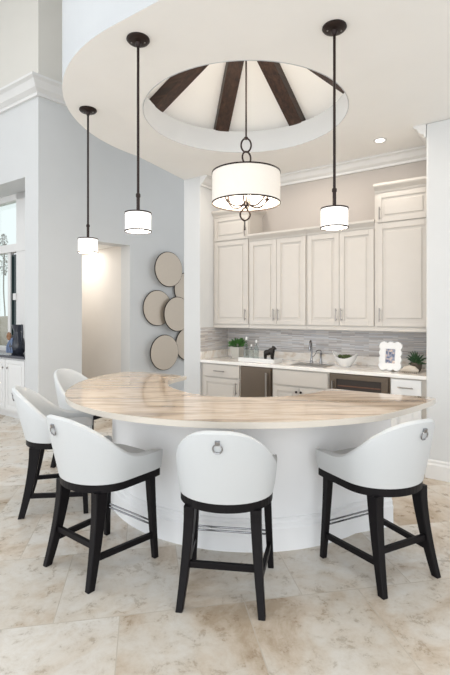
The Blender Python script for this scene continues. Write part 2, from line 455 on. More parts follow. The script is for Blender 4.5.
sb = thing('window_cabinet', 'white raised panel cabinet built under the black counter by the window', 'cabinet', (WO.x, WO.y, 0), -TH)
bm = B(); box(bm, W0, -.316, .03, ND-.005, .09, .865); box(bm, W0, -.316, .08, ND-.005, .0, .09); part('cabinet_body', bm, CABW, sb)
for k in range(4):
    x1 = -.35-k*.50; bm = B(); raised_door(bm, x1-.48, x1, .12, .84, .03); d_ = part('door', bm, CABW, sb)
    bm = B(); lathe(bm, [(0,.0),(.012,.0),(.014,.012),(0,.02)], 10); bmesh.ops.rotate(bm, verts=bm.verts, matrix=Matrix.Rotation(PI/2, 3, 'X')); bmesh.ops.translate(bm, verts=bm.verts, vec=(x1-(.05 if k % 2 else .43), .01, .72))
    part('knob', bm, NICK, d_)
bm = B(); box(bm, W0, -.314, -.012, ND-.001, .866, .905, .004)
tag(aobj('black_countertop', bm, BLK), 'glossy black stone countertop under the window at left', 'countertop')

# dark urn on the black counter
us = apx(17.5, .2)
p = WO+U*us+V*.2
t = thing('dark_jug', 'dark glazed sculptural jug with copper blossom on the black window counter', 'vase', (p.x, p.y, .905), -TH)
bm = B(); lathe(bm, [(0,0),(.075,0),(.105,.04),(.115,.12),(.09,.22),(.055,.29),(.05,.33),(.075,.40),(.08,.43),(.07,.43),(.045,.34),(0,.30)], 28)
part('jug_body', bm, JUG, t, True)
bm = B(); tube(bm, smoothcurve([(.06,0,.40),(.115,0,.42),(.13,0,.32),(.115,0,.2),(.09,0,.16)]), .014, 10); part('handle', bm, JUG, t, True)
bm = B()
for k in range(9):
    a = k*2*PI/9
    tube(bm, smoothcurve([(-.07,-.08,.26),(-.07+.03*math.cos(a),-.095,.26+.03*math.sin(a)),(-.07+.055*math.cos(a+.4),-.085,.26+.055*math.sin(a+.4))],4), .014, 8)
part('blossom', bm, COPP, t, True)
bm = B()
for k in range(4): tube(bm, smoothcurve([(-.06+.03*k,-.06-.012*k,.24),(-.10+.04*k,-.10,.12),(-.09+.045*k,-.11,.02)],4), .012, 6)
part('draped_strap', bm, mat('blue_ribbon', (.16,.22,.36), .5), t, True)

# exterior beyond the window
def apt(s, v, z=0): p = WO+U*s+V*v; return (p.x, p.y, z)
bm = B(); box(bm, -14, 3, ND+.12, 16, -.25, -.05); struct(aobj('ground', bm, SAND))
bm = B(); box(bm, -12, 2, 1.6, 2.9, -.05, -.03); o = aobj('pool_water', bm, WATER); o['kind'] = 'structure'
def blob(bm, c, r, sq=.8, n=3, seed=0):
    rnd = random.Random(seed); t = B(); bmesh.ops.create_icosphere(t, subdivisions=n, radius=1)
    for v in t.verts:
        f = 1+.13*math.sin(v.co.x*5+seed)+.1*math.sin(v.co.y*7+2*seed)+.08*rnd.uniform(-1,1)
        v.co = Vector((c[0]+v.co.x*r*f, c[1]+v.co.y*r*f, c[2]+v.co.z*r*sq*f))
    merge(bm, t)
sx_ = apx(2, 5.4)
for k, (s, v, r) in enumerate([(sx_,5.4,1.0), (sx_+2.3,6.2,.9), (sx_-2.5,6.2,1.0), (sx_+4.5,5.4,.9)]):
    bm = B(); blob(bm, (0,0,r*.5), r, .8, 3, k+1); p = apt(s, v, -.05)
    tag(link('garden_rock', bm, ROCK, None, p, k), 'tan boulder seen through the lower window pane', 'rock', 'boulders outside the window')
for k, (s, v, h) in enumerate([(-5.2,8,1.5), (-2.6,9.4,1.3), (-.2,8.4,1.5), (-8.0,8.6,1.5)]):
    bm = B()
    for q in range(5): blob(bm, (random.uniform(-.5,.5), random.uniform(-.3,.3), h*(.3+.12*q)), h*.33, 1, 2, q+k*7)
    p = apt(s, v, -.05)
    tag(link('garden_shrub', bm, SHRUB, None, p, 0), 'leafy shrub in the garden beyond the window', 'shrub', 'shrubs beyond the window')
pt_ = apt(apx(4, 8.2), 8.2, -.05)
t = thing('slender_tree', 'slender garden tree with a narrow leafy crown outside the upper window pane', 'tree', pt_)
bm = B(); tube(bm, smoothcurve([(0,0,0),(.05,0,1.4),(-.02,0,2.8),(.03,0,5.0)], 8), .03, 10); part('trunk', bm, PALM, t, True)
bm = B(); rnd = random.Random(9)
for k in range(420):
    z = rnd.uniform(3.4, 5.4); rr = .34*rnd.random()**.6*(1-abs(z-4.4)/1.4); a = rnd.uniform(0, 2*PI)
    c = Vector((rr*math.cos(a), rr*math.sin(a), z)); d = Vector((rnd.uniform(-1,1), rnd.uniform(-1,1), rnd.uniform(-1,1))).normalized(); e = d.cross(Vector((.3,.2,1))).normalized()
    bm.faces.new([bm.verts.new(q) for q in (c-d*.06, c+e*.028, c+d*.06, c-e*.028)])
part('foliage', bm, PALM, t)

# ------------------------------------------------------------------ mirrors on the hall wall
mir = [(2.145,2.233,.09,'round antiqued bronze mirror on the wall, topmost of the cluster'),
       (1.955,1.59,.035,'round antiqued bronze mirror, leftmost of the cluster'),
       (2.325,1.49,.10,'round antiqued bronze mirror at mid height, overlapping the leftmost one beside the pillar'),
       (2.055,.858,.09,'round antiqued bronze mirror, lowest of the cluster above the island top'),
       (2.60,1.92,.03,'round bronze mirror half hidden behind the pillar below the topmost one'),
       (2.63,.97,.03,'round bronze mirror half hidden behind the pillar beside the lowest one')]
for t_, z, off, lab in mir:
    p = WO+WD*t_-WN*off; r = .295
    t = thing('round_mirror', lab, 'mirror', (p.x, p.y, z), WA, 'round mirrors on the hall wall')
    bm = B(); lathe(bm, [(0,-.012),(r-.012,-.012),(r-.012,.012),(0,.012)], 48); bmesh.ops.rotate(bm, verts=bm.verts, matrix=Matrix.Rotation(PI/2, 3, 'X')); part('mirror_plate', bm, MIRR, t, True)
    bm = B(); ring(bm, (0,0,0), r-.008, .008, 'y', 48, 8); part('mirror_rim', bm, MEDGE, t, True)
    bm = B(); box(bm, -.03, .03, .012, off, -.03, .03); part('mount', bm, MEDGE, t)

# ------------------------------------------------------------------ island
slab_w = [(1.462,3.117),(1.36,2.99),(1.12,2.77),(.90,2.60),(.64,2.495),(.38,2.435),(.134,2.42),(-.136,2.44),(-.44,2.53),(-.73,2.69),(-.98,2.93),(-1.13,3.19),(-1.20,3.40),(-1.235,3.62),(-1.245,3.84),(-1.215,4.05),(-1.15,4.28),(-1.05,4.46),(-.95,4.53),(-.85,4.535)]
inner_w = [(-.36,4.22),(-.47,3.98),(-.487,3.84),(-.45,3.62),(-.36,3.45),(-.24,3.29),(-.10,3.19),(.08,3.15),(.28,3.155),(.44,3.19),(.58,3.26),(.70,3.36),(.80,3.485),(.845,3.505),(1.07,3.345),(1.33,3.205),(1.43,3.16)]
out = [tuple(p) for p in smoothcurve(slab_w, 5)]+[tuple(p) for p in smoothcurve(inner_w[:14], 4)]+[tuple(p) for p in smoothcurve(inner_w[13:], 3)][1:]
outL = [(x-CEN.x, y-CEN.y) for x, y in out]
isl = thing('curved_island', 'curved white kitchen island base with tall baseboard under the stone slab', 'kitchen island', (CEN.x, CEN.y, 0), 0)
RB = 1.138
def bpath(r, a0=-122, a1=38):
    P = []
    for k in range(0, 49):
        a = math.radians(a0+(a1-a0)*k/48); P.append((r*math.sin(a), -r*math.cos(a)))
    return P
po = bpath(RB)+[(1.0-.02, 3.19-3.985), (1.005,-.785)]
inb = [(.665,-.56)]+[(.86*math.sin(math.radians(a)), -.86*math.cos(math.radians(a))) for a in range(46, -96, -6)]
bm = B(); prism(bm, po+inb, 0, .878); part('island_body', bm, ISLW, isl, True)
bpr = [(0,0),(.024,0),(.024,.14),(.016,.15),(.016,.175),(.008,.185),(.008,.2),(0,.205)]
bm = B(); sweep(bm, po, bpr); part('baseboard', bm, ISLW, isl, True)
bm = B(); prism(bm, outL, .88, .915, .006, 2)
o = link('island_countertop', bm, STONE, None, (CEN.x, CEN.y, 0), 0, smooth=True)
o.data.materials.append(EDGE)
for p_ in o.data.polygons:
    if abs(p_.normal.z) < .8: p_.material_index = 1
tag(o, 'glossy beige veined travertine slab in a crescent shape on the island', 'countertop')
md = None

# ------------------------------------------------------------------ stools
def interp(tab, x):
    for (x0, y0), (x1, y1) in zip(tab, tab[1:]):
        if x <= x1:
            t = (x-x0)/(x1-x0); return y0+(y1-y0)*t
    return tab[-1][1]
def upath(hw, yf, yc, ry, n=44):
    """points (x, y, nx, ny, L) from front right arm round the back to front left"""
    res = []; q = 24
    for k in range(9): res.append((hw, yf+(yc-yf)*k/9, 1, 0))
    for k in range(q+1):
        a = PI*k/q; x = hw*math.cos(a); y = yc-ry*math.sin(a); nx, ny = math.cos(a)/hw, -math.sin(a)/ry
        l = math.hypot(nx, ny); res.append((x, y, nx/l, ny/l))
    for k in range(1, 10): res.append((-hw, yc+(yf-yc)*k/9, -1, 0))
    L = [0]
    for a, b in zip(res, res[1:]): L.append(L[-1]+math.hypot(a[0]-b[0], a[1]-b[1]))
    mid = L[-1]/2
    return [(*r, abs(l-mid)) for r, l in zip(res, L)]
_zt = [(0,.934),(.06,.930),(.12,.912),(.18,.876),(.24,.822),(.30,.755),(.35,.708),(.40,.684),(.45,.675),(.52,.675),(.7,.668)]
ZT = [tuple(p) for p in smoothcurve(_zt, 5)]
def make_stool():
    root = thing('counter_stool', '', 'stool', (0,0,0), 0, 'white barrel back counter stools around the island')
    th = .046; hw = .235; yc = -.02; ry = .202; yf = .240; zb = .546
    bm = B(); secs = []
    P = upath(hw, yf, yc, ry)
    for i, (x, y, nx, ny, L) in enumerate(P):
        zt = interp(ZT, L); H = zt-zb; end = min(i, len(P)-1-i)
        e = [.55, .86, 1][min(end, 2)]              # round the arm fronts
        fl = .014; ln = .085*(.5+.5*math.cos(PI*min(1, L/.42)))
        prof = []
        for s, w in ((0, .46), (.25, .56), (.5, .60), (.75, .58), (.90, .52)): prof.append((w*th*e, zb+H*s, s))
        tz = zt-.004*(3-min(end, 2)-1)*2
        for w, dz in ((.40, -.012), (.18, -.002), (-.12, 0), (-.36, -.010)): prof.append((w*th*e, tz+dz, 1))
        for s, w in ((.88, -.50), (.6, -.52), (.3, -.52), (0, -.5)): prof.append((w*th*e, zb+H*s, s))
        secs.append([(x+nx*(o+fl*s), y+ny*(o+fl*s)-ln*s**1.15+(.014 if end == 0 else (.006 if end == 1 else 0)), z) for o, z, s in prof])
    loft(bm, secs)
    link('backrest', bm, LEATH, root, (0,0,0), 0, True)
    # cushion
    ou = [(x*.9, y*.9+.004) for x, y, *_ in upath(hw-.006, yf-.0, yc, ry)]
    ou = [(x, y) for x, y in ou]; fr = [(-.19, .240), (-.1, .250), (0, .253), (.1, .250), (.19, .240)]
    bm = B(); prism(bm, ou+fr, .548, .625, .022, 4); link('seat_cushion', bm, LEATH, root, (0,0,0), 0, True)
    # wooden seat frame, follows the shell
    ou = [(x+nx*.016, y+ny*.016) for x, y, nx, ny, L in upath(hw, yf, yc, ry)]
    bm = B(); prism(bm, ou+[(-.2, .248), (0, .250), (.2, .248)], .500, .5475, .004); link('seat_frame', bm, ESP, root, (0,0,0), 0, False)
    def leg(top, bot, wt, wb, pw):
        bm = B(); secs = []
        for k in range(9):
            t = k/8; f = t**pw; cx = top[0]+(bot[0]-top[0])*f; cy = top[1]+(bot[1]-top[1])*f; z = .503*(1-t)
            a = wt[0]+(wb[0]-wt[0])*t; b = wt[1]+(wb[1]-wt[1])*t**.8; c = .004
            secs.append([(cx+sx*(a/2-(c if q else 0)), cy+sy*(b/2-(0 if q else c)), z) for sx, sy, q in
                         ((-1,-1,0),(-1,-1,1),(1,-1,1),(1,-1,0),(1,1,0),(1,1,1),(-1,1,1),(-1,1,0))])
        loft(bm, secs); link('leg', bm, ESP, root)
    for s in (-1, 1): leg((s*.172, -.150), (s*.208, -.240), (.056, .080), (.036, .044), 1.5)
    for s in (-1, 1): leg((s*.212, .195), (s*.234, .215), (.046, .050), (.034, .034), 1.2)
    def lpos(s, rear, z):
        t = 1-z/.503
        if rear: f = t**1.5; return (s*(.172+.036*f), -.150-.09*f)
        f = t**1.2; return (s*(.212+.022*f), .195+.02*f)
    a, b = lpos(-1, 1, .21), lpos(1, 1, .21)
    bm = B(); box(bm, a[0], b[0], a[1]-.011, a[1]+.011, .195, .228, .003); link('stretcher', bm, ESP, root)
    for s in (-1, 1):
        a, b = lpos(s, 1, .15), lpos(s, 0, .135); bm = B()
        loft(bm, [[(p[0]-.011, p[1], z-.016), (p[0]+.011, p[1], z-.016), (p[0]+.011, p[1], z+.016), (p[0]-.011, p[1], z+.016)] for p, z in ((a, .152), (b, .140))])
        link('stretcher', bm, ESP, root)
    a, b = lpos(-1, 0, .21), lpos(1, 0, .21)
    bm = B()
    for dz in (-.011, .011): tube(bm, [(a[0], a[1], .208+dz), (b[0], b[1], .208+dz)], .0055, 8)
    link('footrest', bm, CHRD, root, smooth=True, label='chrome double footrest rail')
    # ring pull, lies against the leaning back
    rp = Matrix.Translation((0, yc-ry-.108, .864)) @ Matrix.Rotation(math.radians(13), 4, 'X')
    bm = B(); t = B(); ring(t, (0, -.004, -.014), .023, .0038, 'y', 28, 8); merge(bm, t, rp)
    r_ = link('ring_pull', bm, CHR, root, smooth=True, label='chrome ring pull')
    bm = B(); t = B(); box(t, -.012, .012, -.008, .012, .004, .026, .002); merge(bm, t, rp)
    link('ring_plate', bm, CHR, r_)
    return root
proto = make_stool()
stools = [((.010,2.485), -8, 'white barrel back counter stool facing away in the centre front, its back square to us'),
          ((.912,2.690), 27, 'white barrel back counter stool at the right end of the island'),
          ((-.748,2.748), -37.7, 'white barrel back counter stool at front left, nearest of the three on the left'),
          ((-1.315,3.560), -75, 'white barrel back counter stool at far left, behind the front left stool'),
          ((-1.385,4.51), -109, 'white barrel back counter stool mostly hidden at the far left end of the slab')]
for i, (p, a, lab) in enumerate(stools):
    o = proto if i == 0 else copy_tree(proto)
    o.location = (p[0], p[1], 0); o.rotation_euler = (0, 0, math.radians(a)); o['label'] = lab

# ------------------------------------------------------------------ pendants
def make_pendant():
    zb = 2.022-CEIL; t = thing('pendant_light', '', 'lamp', (0,0,CEIL), 0, 'small drum pendants over the island')
    bm = B(); lathe(bm, [(0,0),(.072,0),(.074,-.008),(.066,-.018),(.05,-.022),(.02,-.026),(.012,-.05),(0,-.05)], 32); part('canopy', bm, BRZ, t, True)
    bm = B()
    bm.free()
    for a in (0, PI): bm = B(); lathe(bm, [(0,-.018),(.006,-.018),(.005,-.026),(0,-.028)], 10, (.042*math.cos(a), .042*math.sin(a), 0)); part('canopy_screw', bm, NICK, t, True)
    bm = B(); tube(bm, [(0,0,-.04),(0,0,zb+.12)], .0085, 10); part('rod', bm, BRZ, t, True)
    bm = B(); lathe(bm, [(0,zb+.118),(.011,zb+.118),(.011,zb+.215),(.015,zb+.22),(.015,zb+.235),(.008,zb+.245),(0,zb+.245)], 16); part('stem_sleeve', bm, BRZ, t, True)
    r = .081
    bm = B(); lathe(bm, [(r-.003,zb),(r,zb),(r,zb+.115),(r-.003,zb+.115),(.004,zb+.115),(.004,zb+.112),(r-.004,zb+.112),(r-.003,zb)], 40); part('lamp_shade', bm, SHADEP, t, True)
    for z in (.001, .115):
        bm = B(); lathe(bm, [(r-.003,zb+z-.004),(r+.004,zb+z-.004),(r+.004,zb+z+.004),(r-.003,zb+z+.004),(r-.003,zb+z-.004)], 40); part('shade_rim', bm, BRZ, t, True)
    bm = B(); lathe(bm, [(0,zb+.006),(r-.004,zb+.006),(r-.004,zb+.009),(0,zb+.009)], 40); part('diffuser', bm, SHADEP, t, True)
    return t
pp = make_pendant()
for i, (px, py, lab) in enumerate([(-.552,2.86,'small drum pendant lamp with bronze rod, middle one left of the chandelier'),
                                   (.666,2.74,'small drum pendant lamp with bronze rod, right of the chandelier'),
                                   (-1.172,3.850,'small drum pendant lamp with bronze rod, leftmost and farthest')]):
    o = pp if i == 0 else copy_tree(pp)
    o.location = (px, py, CEIL); o['label'] = lab
    l = bpy.data.lights.new('pendant_bulb', 'POINT'); l.energy = 3; l.color = (1,.86,.7); l.shadow_soft_size = .04
    lo = bpy.data.objects.new('pendant_bulb', l); COL.objects.link(lo); lo.location = (px, py, 1.98)

# ------------------------------------------------------------------ chandelier
ch = thing('chandelier', 'large white drum chandelier with bronze rims hanging from the dome over the island', 'chandelier', (CEN.x+.012, CEN.y, 0))
zb, zt, r = 2.475, 2.74, .30
bm = B(); lathe(bm, [(0,CEIL+APEX-.03),(.09,CEIL+APEX-.09),(.09,CEIL+APEX-.11),(.02,CEIL+APEX-.13),(0,CEIL+APEX-.13)], 32); part('canopy', bm, BRZ, ch, True)
bm = B(); tube(bm, [(0,0,CEIL+APEX-.12),(0,0,3.05)], .008, 10); lathe(bm, [(0,3.035),(.018,3.045),(.018,3.06),(0,3.07)], 14); part('rod', bm, BRZ, ch, True)
bm = B(); ring(bm, (0,0,2.99), .044, .008, 'y', 30, 8, 1, 1.38); part('chain_ring', bm, BRZ, ch, True)
bm = B(); t_ = B(); ring(t_, (0,0,0), .044, .008, 'y', 30, 8, 1, 1.25); merge(bm, t_, Matrix.Translation((.004,0,2.878)) @ Matrix.Rotation(.55, 4, 'Z')); part('chain_ring', bm, BRZ, ch, True)
bm = B(); tube(bm, [(0,0,2.825),(0,0,2.47)], .009, 10)
for k in range(3):
    a = 2*PI*k/3+.4; tube(bm, [(0,0,zt-.01),((r-.004)*math.cos(a),(r-.004)*math.sin(a),zt-.003)], .005, 8)
part('centre_stem', bm, BRZ, ch, True)
bm = B(); lathe(bm, [(r-.003,zb),(r,zb),(r,zt),(r-.003,zt),(r-.003,zb)], 72); part('lamp_shade', bm, SHADE, ch, True)
bm = B(); lathe(bm, [(.012,zt-.006),(r-.005,zt-.006),(r-.005,zt-.010),(.012,zt-.010),(.012,zt-.006)], 48); part('shade_top', bm, DIFF, ch)
for z in (zb, zt):
    bm = B(); lathe(bm, [(r-.004,z-.006),(r+.004,z-.006),(r+.004,z+.006),(r-.004,z+.006),(r-.004,z-.006)], 72); part('shade_rim', bm, BRZ, ch, True)
for k in range(6):
    a = 2*PI*k/6+.35; c, s = math.cos(a), math.sin(a)
    pts = smoothcurve([(0,0,2.485),(.05*c,.05*s,2.455),(.11*c,.11*s,2.445),(.17*c,.17*s,2.475),(.205*c,.205*s,2.52)], 5)
    bm = B(); tube(bm, pts, .0075, 8); o = part('arm', bm, BRZ, ch, True)
    bm = B(); lathe(bm, [(0,2.515),(.012,2.515),(.024,2.528),(.024,2.533),(.01,2.535),(.01,2.575),(0,2.575)], 14, (.205*c,.205*s,0)); part('candle_cup', bm, BRZ, o, True)
    bm = B(); lathe(bm, [(0,2.575),(.012,2.58),(.018,2.60),(.012,2.63),(0,2.65)], 14, (.205*c,.205*s,0)); part('bulb', bm, LITE, o, True)
bm = B(); lathe(bm, [(0,2.44),(.02,2.45),(.03,2.475),(.016,2.50),(0,2.51)], 18)
tube(bm, smoothcurve([(0,0,2.45),(-.045,0,2.40),(-.05,0,2.36),(-.02,0,2.325),(.02,0,2.34),(.035,0,2.38),(.01,0,2.42),(-.01,0,2.44)], 6), .008, 8)
tube(bm, [(-.012,0,2.33),(-.012,0,2.25)], .005, 8); lathe(bm, [(0,2.235),(.008,2.24),(.008,2.252),(0,2.258)], 10, (-.012,0,0))
part('finial', bm, BRZ, ch, True)
l = bpy.data.lights.new('chandelier_bulb', 'POINT'); l.energy = 14; l.color = (1,.85,.68); l.shadow_soft_size = .1
lo = bpy.data.objects.new('chandelier_bulb', l); COL.objects.link(lo); lo.location = (CEN.x, CEN.y+.1, 2.6)

# recessed downlight
t = thing('downlight', 'small round recessed ceiling light over the kitchen counter', 'lamp', (1.557, 4.52, CEIL))
bm = B(); lathe(bm, [(.043,-.001),(.062,-.001),(.066,-.006),(.062,-.010),(.046,-.010),(.043,-.001)], 32); part('trim_ring', bm, TRIM, t, True)
bm = B(); lathe(bm, [(0,-.004),(.045,-.004),(.045,-.007),(0,-.007)], 32); part('lens', bm, LITE, t)

# ------------------------------------------------------------------ kitchen cabinets (local x = u, y = v)
VF = .29     # face of the wall cabinets
Z0, ZM, ZT_ = 1.355, 2.41, 2.76
def handle_on(door, u, v, z0, z1, vert=True): bm = B(); bar_handle(bm, u, v, z0, z1, vert, .006); part('handle', bm, NICK, door)
def crown_small(bm, u0, u1, v, z, sides=True):
    pr = [(0,0),(.006,0),(.012,.02),(.045,.055),(.05,.065),(.05,.085),(0,.085)]
    path = [(u0, v), (u1, v), (u1, .61)]
    # travel so that the outside lies on the right
    sweep(bm, [(u1, .615), (u1, v), (u0, v)][::-1], [(o, z+zz) for o, zz in pr])
def tall_cab(u0, u1, lab, hside, v=VF):
    t = thing('wall_cabinet', lab, 'cabinet', (A.x, A.y, 0), -TH)
    bm = B(); box(bm, u0+.001, u1-.001, v, .618, Z0, ZT_); part('cabinet_body', bm, CAB, t)
    bm = B(); crown_small(bm, u0+.002, u1-.002, v, ZT_-.005) if hside == 'r' else sweep(bm, [(u0-.02 if False else u0+.002, v), (u1-.002, v)], [(o, ZT_-.005+zz) for o, zz in [(0,0),(.006,0),(.012,.02),(.055,.055),(.06,.065),(.06,.085),(0,.085)]])
    part('crown', bm, CAB, t)
    bm = B(); box(bm, u0+.002, u1-.002, v-.012, v+.02, Z0-.04, Z0, .004); part('light_rail', bm, CAB, t)
    bm = B(); raised_door(bm, u0+.03, u1-.012, Z0+.012, ZM+.02, v); d = part('door', bm, CAB, t)
    hx = u1-.045 if hside == 'r' else u0+.06
    handle_on(d, hx, v-.02, Z0+.06, Z0+.20)
    bm = B(); raised_door(bm, u0+.03, u1-.012, ZM+.035, ZT_-.02, v, fr=.045); d = part('upper_door', bm, CAB, t)
    handle_on(d, hx, v-.02, ZM+.06, ZM+.19)
    return t
tall_cab(0.0, .56, 'tall cream wall cabinet at the left end against the pillar, with short door on top', 'r')
tall_cab(2.122, 2.682, 'tall cream wall cabinet at the right end beside the blue-white wall', 'l', VF-.03)
for u0, u1, lab in ((.56, 1.341, 'cream double door wall cabinet, left one of the two lower middle units'),
                    (1.341, 2.121, 'cream double door wall cabinet, right one of the two lower middle units')):
    t = thing('wall_cabinet', lab, 'cabinet', (A.x, A.y, 0), -TH)
    bm = B(); box(bm, u0+.001, u1-.001, VF, .618, Z0, ZM); part('cabinet_body', bm, CAB, t)
    bm = B(); sweep(bm, [(u0+.001, VF), (u1-.001, VF)], [(o, ZM-.01+zz) for o, zz in [(0,0),(.006,0),(.012,.02),(.045,.055),(.05,.065),(.05,.085),(0,.085)]]); part('crown', bm, CAB, t)
    bm = B(); box(bm, u0+.001, u1-.001, VF-.012, VF+.02, Z0-.04, Z0, .004); part('light_rail', bm, CAB, t)
    mid = (u0+u1)/2
    for a, b, hx in ((u0+.012, mid-.002, mid-.03), (mid+.002, u1-.012, mid+.03)):
        bm = B(); raised_door(bm, a, b, Z0+.012, ZM-.018, VF); d = part('door', bm, CAB, t); handle_on(d, hx, VF-.02, Z0+.06, Z0+.20)

VB = .035
def base_unit(name, u0, u1, lab, cat='cabinet', m=CAB):
    t = thing(name, lab, cat, (A.x, A.y, 0), -TH)
    bm = B(); box(bm, u0+.001, u1-.001, VB, .615, .10, .878); box(bm, u0+.001, u1-.001, VB+.06, .615, 0, .10); part('cabinet_body', bm, m, t)
    return t
t = base_unit('base_cabinet', .002, .60, 'cream base cabinet with one drawer over doors at left end of the counter')
bm = B(); box(bm, .04, .585, VB-.02, VB, .715, .865, .004); d = part('drawer', bm, CAB, t); handle_on(d, .79, VB-.02, .22, .38, False)
bm = B(); raised_door(bm, .04, .585, .12, .70, VB); d = part('door', bm, CAB, t); handle_on(d, .55, VB-.02, .52, .67)
t = base_unit('beverage_fridge', .60, 1.03, 'bronze steel under-counter fridge with a vertical bar handle', 'fridge', STEEL)
bm = B(); box(bm, .612, 1.018, VB-.03, VB, .12, .868, .004); d = part('door', bm, STEEL, t)
bm = B(); bar_handle(bm, .975, VB-.03, .36, .82, True, .011); part('handle', bm, NICK, d)
t = base_unit('base_cabinet', 1.03, 1.715, 'cream sink base cabinet with plain front over double doors')
bm = B(); box(bm, 1.042, 1.703, VB-.02, VB, .70, .865, .004); part('drawer_front', bm, CAB, t)
for a, b, hx in ((1.042, 1.3705, 1.345), (1.3745, 1.703, 1.40)):
    bm = B(); raised_door(bm, a, b, .12, .685, VB); d = part('door', bm, CAB, t)
    bm = B(); lathe(bm, [(0,0),(.006,0),(.006,.012),(.014,.02),(.012,.028),(0,.03)], 12); bmesh.ops.rotate(bm, verts=bm.verts, matrix=Matrix.Rotation(PI/2, 3, 'X')); bmesh.ops.translate(bm, verts=bm.verts, vec=(hx, VB-.018, .635)); part('knob', bm, BRZ, d, True)
t = base_unit('wine_cooler', 1.715, 2.34, 'bronze framed glass door wine cooler under the counter near the right wall', 'wine cooler', STEEL)
bm = B(); box(bm, 1.735, 2.325, VB-.03, VB, .82, .868, .003); box(bm, 1.735, 1.80, VB-.03, VB, .12, .82, .003); box(bm, 2.26, 2.325, VB-.03, VB, .12, .82, .003); box(bm, 1.80, 2.26, VB-.03, VB, .12, .18, .003)
d = part('door', bm, STEEL, t)
bm = B(); box(bm, 1.80, 2.26, VB-.016, VB-.002, .18, .82); part('door_glass', bm, DARK, d)
for z in (.30, .45, .60, .75):
    bm = B(); box(bm, 1.81, 2.25, VB-.021, VB-.017, z-.006, z+.006); part('rack', bm, mat('wood_rack', (.14,.06,.035), .4), d)
bm = B(); bar_handle(bm, 1.765, VB-.03, .45, .80, True, .009); part('handle', bm, NICK, d)
t = base_unit('base_cabinet', 2.34, 2.682, 'cream narrow base cabinet with drawers at the right end of the counter')
bm = B(); box(bm, 2.352, 2.628, VB-.02, VB, .715, .865, .004); d = part('drawer', bm, CABW, t); handle_on(d, .79, VB-.02, 2.42, 2.56, False)
bm = B(); raised_door(bm, 2.352, 2.628, .12, .70, VB); d = part('door', bm, CABW, t)

# counter + upstand + tiles
bm = B(); box(bm, .001, 2.683, 0, .618, .88, .915, .004)
o = kobj('kitchen_countertop', bm, KSTONE); o.data.materials.append(KEDGE)
for p_ in o.data.polygons:
    if abs(p_.normal.z) < .5: p_.material_index = 1
tag(o, 'pale marble countertop running along the back kitchen wall under the wall cabinets', 'countertop')
bm = B(); box(bm, .001, 2.683, .598, .618, .915, 1.015, .003); box(bm, .001, .021, .005, .598, .915, 1.015, .003)
tag(kobj('marble_upstand', bm, KSTONE), 'low veined marble upstand along the back of the kitchen counter', 'backsplash')
bm = B(); box(bm, .001, 2.683, .608, .619, 1.016, 1.32); box(bm, .001, .010, .005, .607, 1.016, 1.32)
tag(kobj('mosaic_backsplash', bm, TILE), 'grey and beige strip mosaic backsplash between counter and wall cabinets', 'backsplash')

# ------------------------------------------------------------------ things on the kitchen counter
CZ = .9155
def kthing(name, lab, cat, px, v, z=CZ, rz=0, group=None):
    return thing(name, lab, cat, KP(ku(px, v), v, z), -TH+rz, group)
# tray
bm = B(); hw_, hd = .245, .10
for s in (-1, 1): box(bm, s*hw_-.006, s*hw_+.006, -hd, hd, 0, .05, .004); box(bm, -hw_, hw_, s*hd-.006, s*hd+.006, 0, .05, .004)
box(bm, -hw_, hw_, -hd, hd, 0, .012, .003)
o = link('serving_tray', bm, CERA, None, KP(ku(260, .20), .20, CZ), -TH); tag(o, 'long white rectangular tray holding bottles and a figurine on the kitchen counter', 'tray')
TZ = CZ+.0125
def bottle(px, v, h, r, lab):
    t = kthing('glass_bottle', lab, 'bottle', px, v, TZ, 0, 'glass bottles on the white tray')
    bm = B(); lathe(bm, [(0,0),(r,0),(r,h*.55),(r*.8,h*.64),(r*.35,h*.72),(r*.3,h*.82),(r*.42,h*.84),(r*.2,h*.86),(0,h*.86)], 20); part('bottle_body', bm, BOTG, t, True)
    bm = B(); lathe(bm, [(0,h*.86),(r*.3,h*.86),(r*.42,h*.93),(r*.25,h),(0,h)], 14); part('stopper', bm, CERA, t, True)
bottle(246.5, .20, .285, .036, 'tall glass stoppered bottle on the tray, nearest the potted plant')
bottle(251.3, .14, .20, .030, 'shortest glass bottle, in the middle of the three on the tray')
bottle(256.3, .22, .25, .032, 'glass stoppered bottle on the tray, nearest the dark figurine')
# figurine
def skin(name, verts, edges, radii, m, parent=None, **k):
    me = bpy.data.meshes.new(name); me.from_pydata(verts, edges, [])
    o = bpy.data.objects.new(name, me); COL.objects.link(o)
    sk = o.modifiers.new('skin', 'SKIN')
    for i, r in enumerate(radii): me.skin_vertices[0].data[i].radius = (r, r) if not isinstance(r, tuple) else r
    me.skin_vertices[0].data[0].use_root = True
    o.modifiers.new('sub', 'SUBSURF').levels = 2; o.modifiers['sub'].render_levels = 2
    me.materials.append(m); return o
bm = B()
def ell(c, r, rot=0):
    t = B(); bmesh.ops.create_icosphere(t, subdivisions=3, radius=1)
    merge(bm, t, Matrix.Translation(c) @ Matrix.Rotation(rot, 4, 'Y') @ Matrix.Diagonal((*r, 1)))
ell((-.03,0,.105), (.05,.034,.036)); ell((.015,0,.122), (.045,.036,.042), -.35); ell((.045,0,.160), (.026,.023,.024)); ell((.066,-.002,.152), (.016,.014,.012)); ell((.036,.0,.178), (.012,.018,.012))
for x, y, tx, h in ((-.055,.02,-.062,.1), (-.05,-.022,-.048,.1), (.03,.026,.034,.11), (.034,-.028,.052,.11)):
    tube(bm, smoothcurve([(x,y,h),(x-.004,y,h*.5),(tx,y,.008)],4), .014, 10, rs=[.022,.021,.02,.018,.017,.015,.014,.013,.013]); ell((tx+.006,y,.009), (.017,.012,.009))
fg = link('animal_figurine', bm, FIG, None, None, 0, True)
